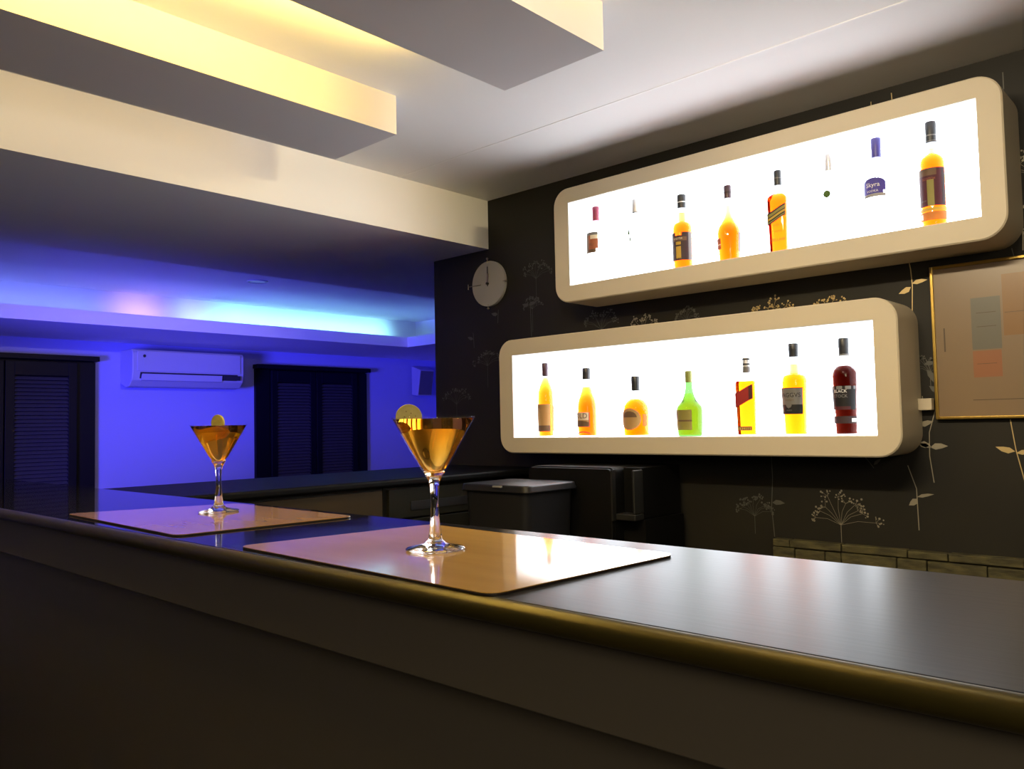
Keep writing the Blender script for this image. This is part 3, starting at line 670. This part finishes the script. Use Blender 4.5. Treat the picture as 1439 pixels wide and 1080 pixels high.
def shutter_window(name, y0, y1, ztop, zbot):
    w = bpy.data.objects.new(name, None); C.objects.link(w); w.location = (XB, y0, zbot+O); struct(w)
    W2 = y1-y0; H2 = ztop-zbot
    MB().box(.0, .075, -.01, W2+.012, H2, H2+.032).build('pelmet', M['shutter'], w, bevel=.003)
    MB().box(.0, .012, 0, W2, -.05, H2).build('backing', M['shutter'], w)
    MB().box(.012, .03, 0, .115, -.05, H2-.006).build('jamb', M['shutter'], w)
    MB().box(.012, .03, W2-.115, W2, -.05, H2-.006).build('jamb', M['shutter'], w)
    pw = (W2-.23)/2
    for k in range(2):
        a = .115+k*pw+.004; b = a+pw-.008
        p = MB().box(.03, .055, a, a+.05, 0, H2-.012).box(.03, .055, b-.05, b, 0, H2-.012).box(.03, .055, a+.05, b-.05, 0, .08).box(.03, .055, a+.05, b-.05, H2-.10, H2-.012)
        po = p.build('shutter_leaf', M['shutter'], w, bevel=.002)
        s = MB(); n = int((H2-.19)/.024)
        for i in range(n):
            z = .085+(H2-.19)*(i+.5)/n
            s.add([(.032, a+.05, z+.008), (.052, a+.05, z-.010), (.055, a+.05, z-.007), (.035, a+.05, z+.011),
                   (.032, b-.05, z+.008), (.052, b-.05, z-.010), (.055, b-.05, z-.007), (.035, b-.05, z+.011)],
                  [(0, 1, 2, 3), (7, 6, 5, 4), (0, 4, 5, 1), (1, 5, 6, 2), (2, 6, 7, 3), (3, 7, 4, 0)])
        s.build('louvers', M['shutter_slat'], po)
shutter_window('window_1', .97, 2.022, .462, -.72)
shutter_window('window_2', 3.172, 4.205, .462, -.72)

t = thing('wall_speaker', 'small pale tilted speaker high on the blue wall beside the papered wall end', 'speaker', (XB, 4.80, .40+O))
MB().box(0, .03, -.03, .03, -.05, .05).build('bracket', M['ac_dark'], t)
MB().prism([(.03, -.12), (.11, -.13), (.15, .10), (.03, .14)], -.10, .07, 'y').build('cabinet', M['ac'], t, bevel=.008)
MB().prism([(.1115, -.12), (.1135, -.12), (.1505, .09), (.1485, .09)], -.09, .06, 'y').build('grille', M['l_grey'], t)

t = thing('downlight', 'flush round downlight in the ceiling of the blue recess', 'ceiling light', (-4.438, 2.541, ZR+O))
MB().lathe([(.045, -.004), (.058, -.006), (.062, 0)], 32, cap0=False, cap1=False).build('ring', M['ac'], t, smooth=40)
MB().lathe([(.001, -.003), (.0455, -.003)], 32, cap0=False, cap1=False).build('lens', M['downlight'], t)

# ------------------------------------------------------------------ lights
def area(name, loc, target, sx, sy, col, power, shape='RECTANGLE', spread=180):
    l = bpy.data.lights.new(name, 'AREA'); l.shape = shape; l.size = sx; l.size_y = sy; l.color = col; l.energy = power; l.spread = math.radians(spread)
    o = bpy.data.objects.new(name, l); C.objects.link(o); o.location = (loc[0], loc[1], loc[2]+O)
    d = Vector((target[0], target[1], target[2]+O))-o.location; o.rotation_euler = d.to_track_quat('-Z', 'Y').to_euler(); return o
BLUE = (.06, .05, 1.0)
def strip(y0, y1, col, p, name):    # LED runs lying in the trough behind the lip
    area(name, (XL-.06, (y0+y1)/2, ZF+.04), (XK, (y0+y1)/2, ZF+.16), .02, y1-y0, col, p).rotation_euler.rotate_axis('Z', 0)
def strip2(x0, x1, y0, y1, z, tx, ty, tz, col, p, name, w=.02, spread=120):
    l = bpy.data.lights.new(name, 'AREA'); l.shape = 'RECTANGLE'; L = math.hypot(x1-x0, y1-y0); l.size = L; l.size_y = w; l.color = col; l.energy = p; l.spread = math.radians(spread)
    o = bpy.data.objects.new(name, l); C.objects.link(o); c = Vector(((x0+x1)/2, (y0+y1)/2, z+O)); o.location = c
    X = Vector((x1-x0, y1-y0, 0)).normalized(); Zv = -(Vector((tx, ty, tz))).normalized(); Y = Zv.cross(X).normalized()
    o.rotation_euler = Matrix((X, Y, Zv)).transposed().to_euler(); return o
D = (-1, 0, .21)
strip2(XL-.06, XL-.06, YN, 2.0, ZF+.06, *D, (.13, .19, 1), 3.2, 'blue_strip', spread=34)
strip2(XL-.06, XL-.06, 2.05, 2.35, ZF+.06, *D, (.45, .27, .9), .32, 'violet_strip', spread=34)
strip2(XL-.06, XL-.06, 2.45, 2.7, ZF+.06, *D, (.16, .20, 1), .6, 'blue_strip', spread=34)
strip2(XL-.06, XL-.06, 2.72, 4.25, ZF+.06, *D, (.30, .78, .95), 2.1, 'cyan_strip', spread=34)
strip2(XL, -2.95, YL+.08, YL+.08, ZF+.06, 0, 1, .21, (.2, .45, 1), 1.0, 'cyan_strip', spread=34)
strip2(-3.84, -3.84, YN, 3.9, ZS+.055, -1, 0, .15, (.16, .10, 1), .7, 'blue_near_strip', .01, 150)
area('blue_room_wash', (-3.1, -.6, -.15), (-5.6, 3.6, -.05), .9, .7, (.075, .062, 1.0), 30, spread=46)  # unseen light added to wash the wall blue
# warm light: the next beam's tube beyond the frame, then added fill
strip2(-.62, -.62, 0, 1.5, ZC-.05, -1, 0, .5, (1, .62, .10), 4, 'warm_beam_strip', .03, 62)
strip2(-1.1, -.3, .64, .64, ZC-.05, 0, .85, -.42, (1, .81, .53), 15, 'box_front_fill', .05, 140)  # unseen strip added to brighten the fronts of the light boxes
strip2(-1.545, -1.545, -.1, 1.05, ZC-.062, -.45, 0, .9, (1, .76, .34), 11, 'ceiling_glow_fill', .02, 150)  # extra strip added behind the beam to whiten the ceiling glow
strip2(.55, .55, 1.72, 2.15, ZC-.05, -1, 0, -.02, (1, .80, .44), 1.5, 'soffit_fill', .05, 36)  # unseen strip added to brighten the face of the dropped ceiling
area('bar_front_fill', (1.3, -1.0, .8), (.2, .6, -.3), 1.0, 1.0, (1, .82, .55), 34)  # unseen area light added to brighten the bar front

w = bpy.data.worlds.new('world'); bpy.context.scene.world = w; w.use_nodes = True
w.node_tree.nodes['Background'].inputs[0].default_value = (.02, .02, .02, 1)

# ------------------------------------------------------------------ camera
f, yaw, pit, rol = 1136.24, .746127, .049205, -.020417
fw = Vector((-math.sin(yaw)*math.cos(pit), math.cos(yaw)*math.cos(pit), math.sin(pit)))
rt = Vector((math.cos(yaw), math.sin(yaw), 0)); up = rt.cross(fw)
c, s = math.cos(rol), math.sin(rol); r2 = c*rt+s*up; u2 = -s*rt+c*up
cam = bpy.data.cameras.new('camera'); co = bpy.data.objects.new('camera', cam); C.objects.link(co)
cam.sensor_width = 36; cam.lens = f/1439*36; cam.clip_start = .01
co.matrix_world = Matrix(((r2.x, u2.x, -fw.x, 0), (r2.y, u2.y, -fw.y, 0), (r2.z, u2.z, -fw.z, O), (0, 0, 0, 1)))
sc = bpy.context.scene; sc.camera = co
sc.view_settings.view_transform = 'Standard'; sc.view_settings.look = 'None'; sc.view_settings.exposure = 0; sc.view_settings.gamma = 1; sc.view_settings.use_curve_mapping = False
sc.cycles.use_denoising = True; sc.cycles.max_bounces = 14; sc.cycles.transmission_bounces = 12; sc.cycles.transparent_max_bounces = 16; sc.cycles.glossy_bounces = 6; sc.cycles.diffuse_bounces = 5
sc.cycles.sample_clamp_indirect = 6
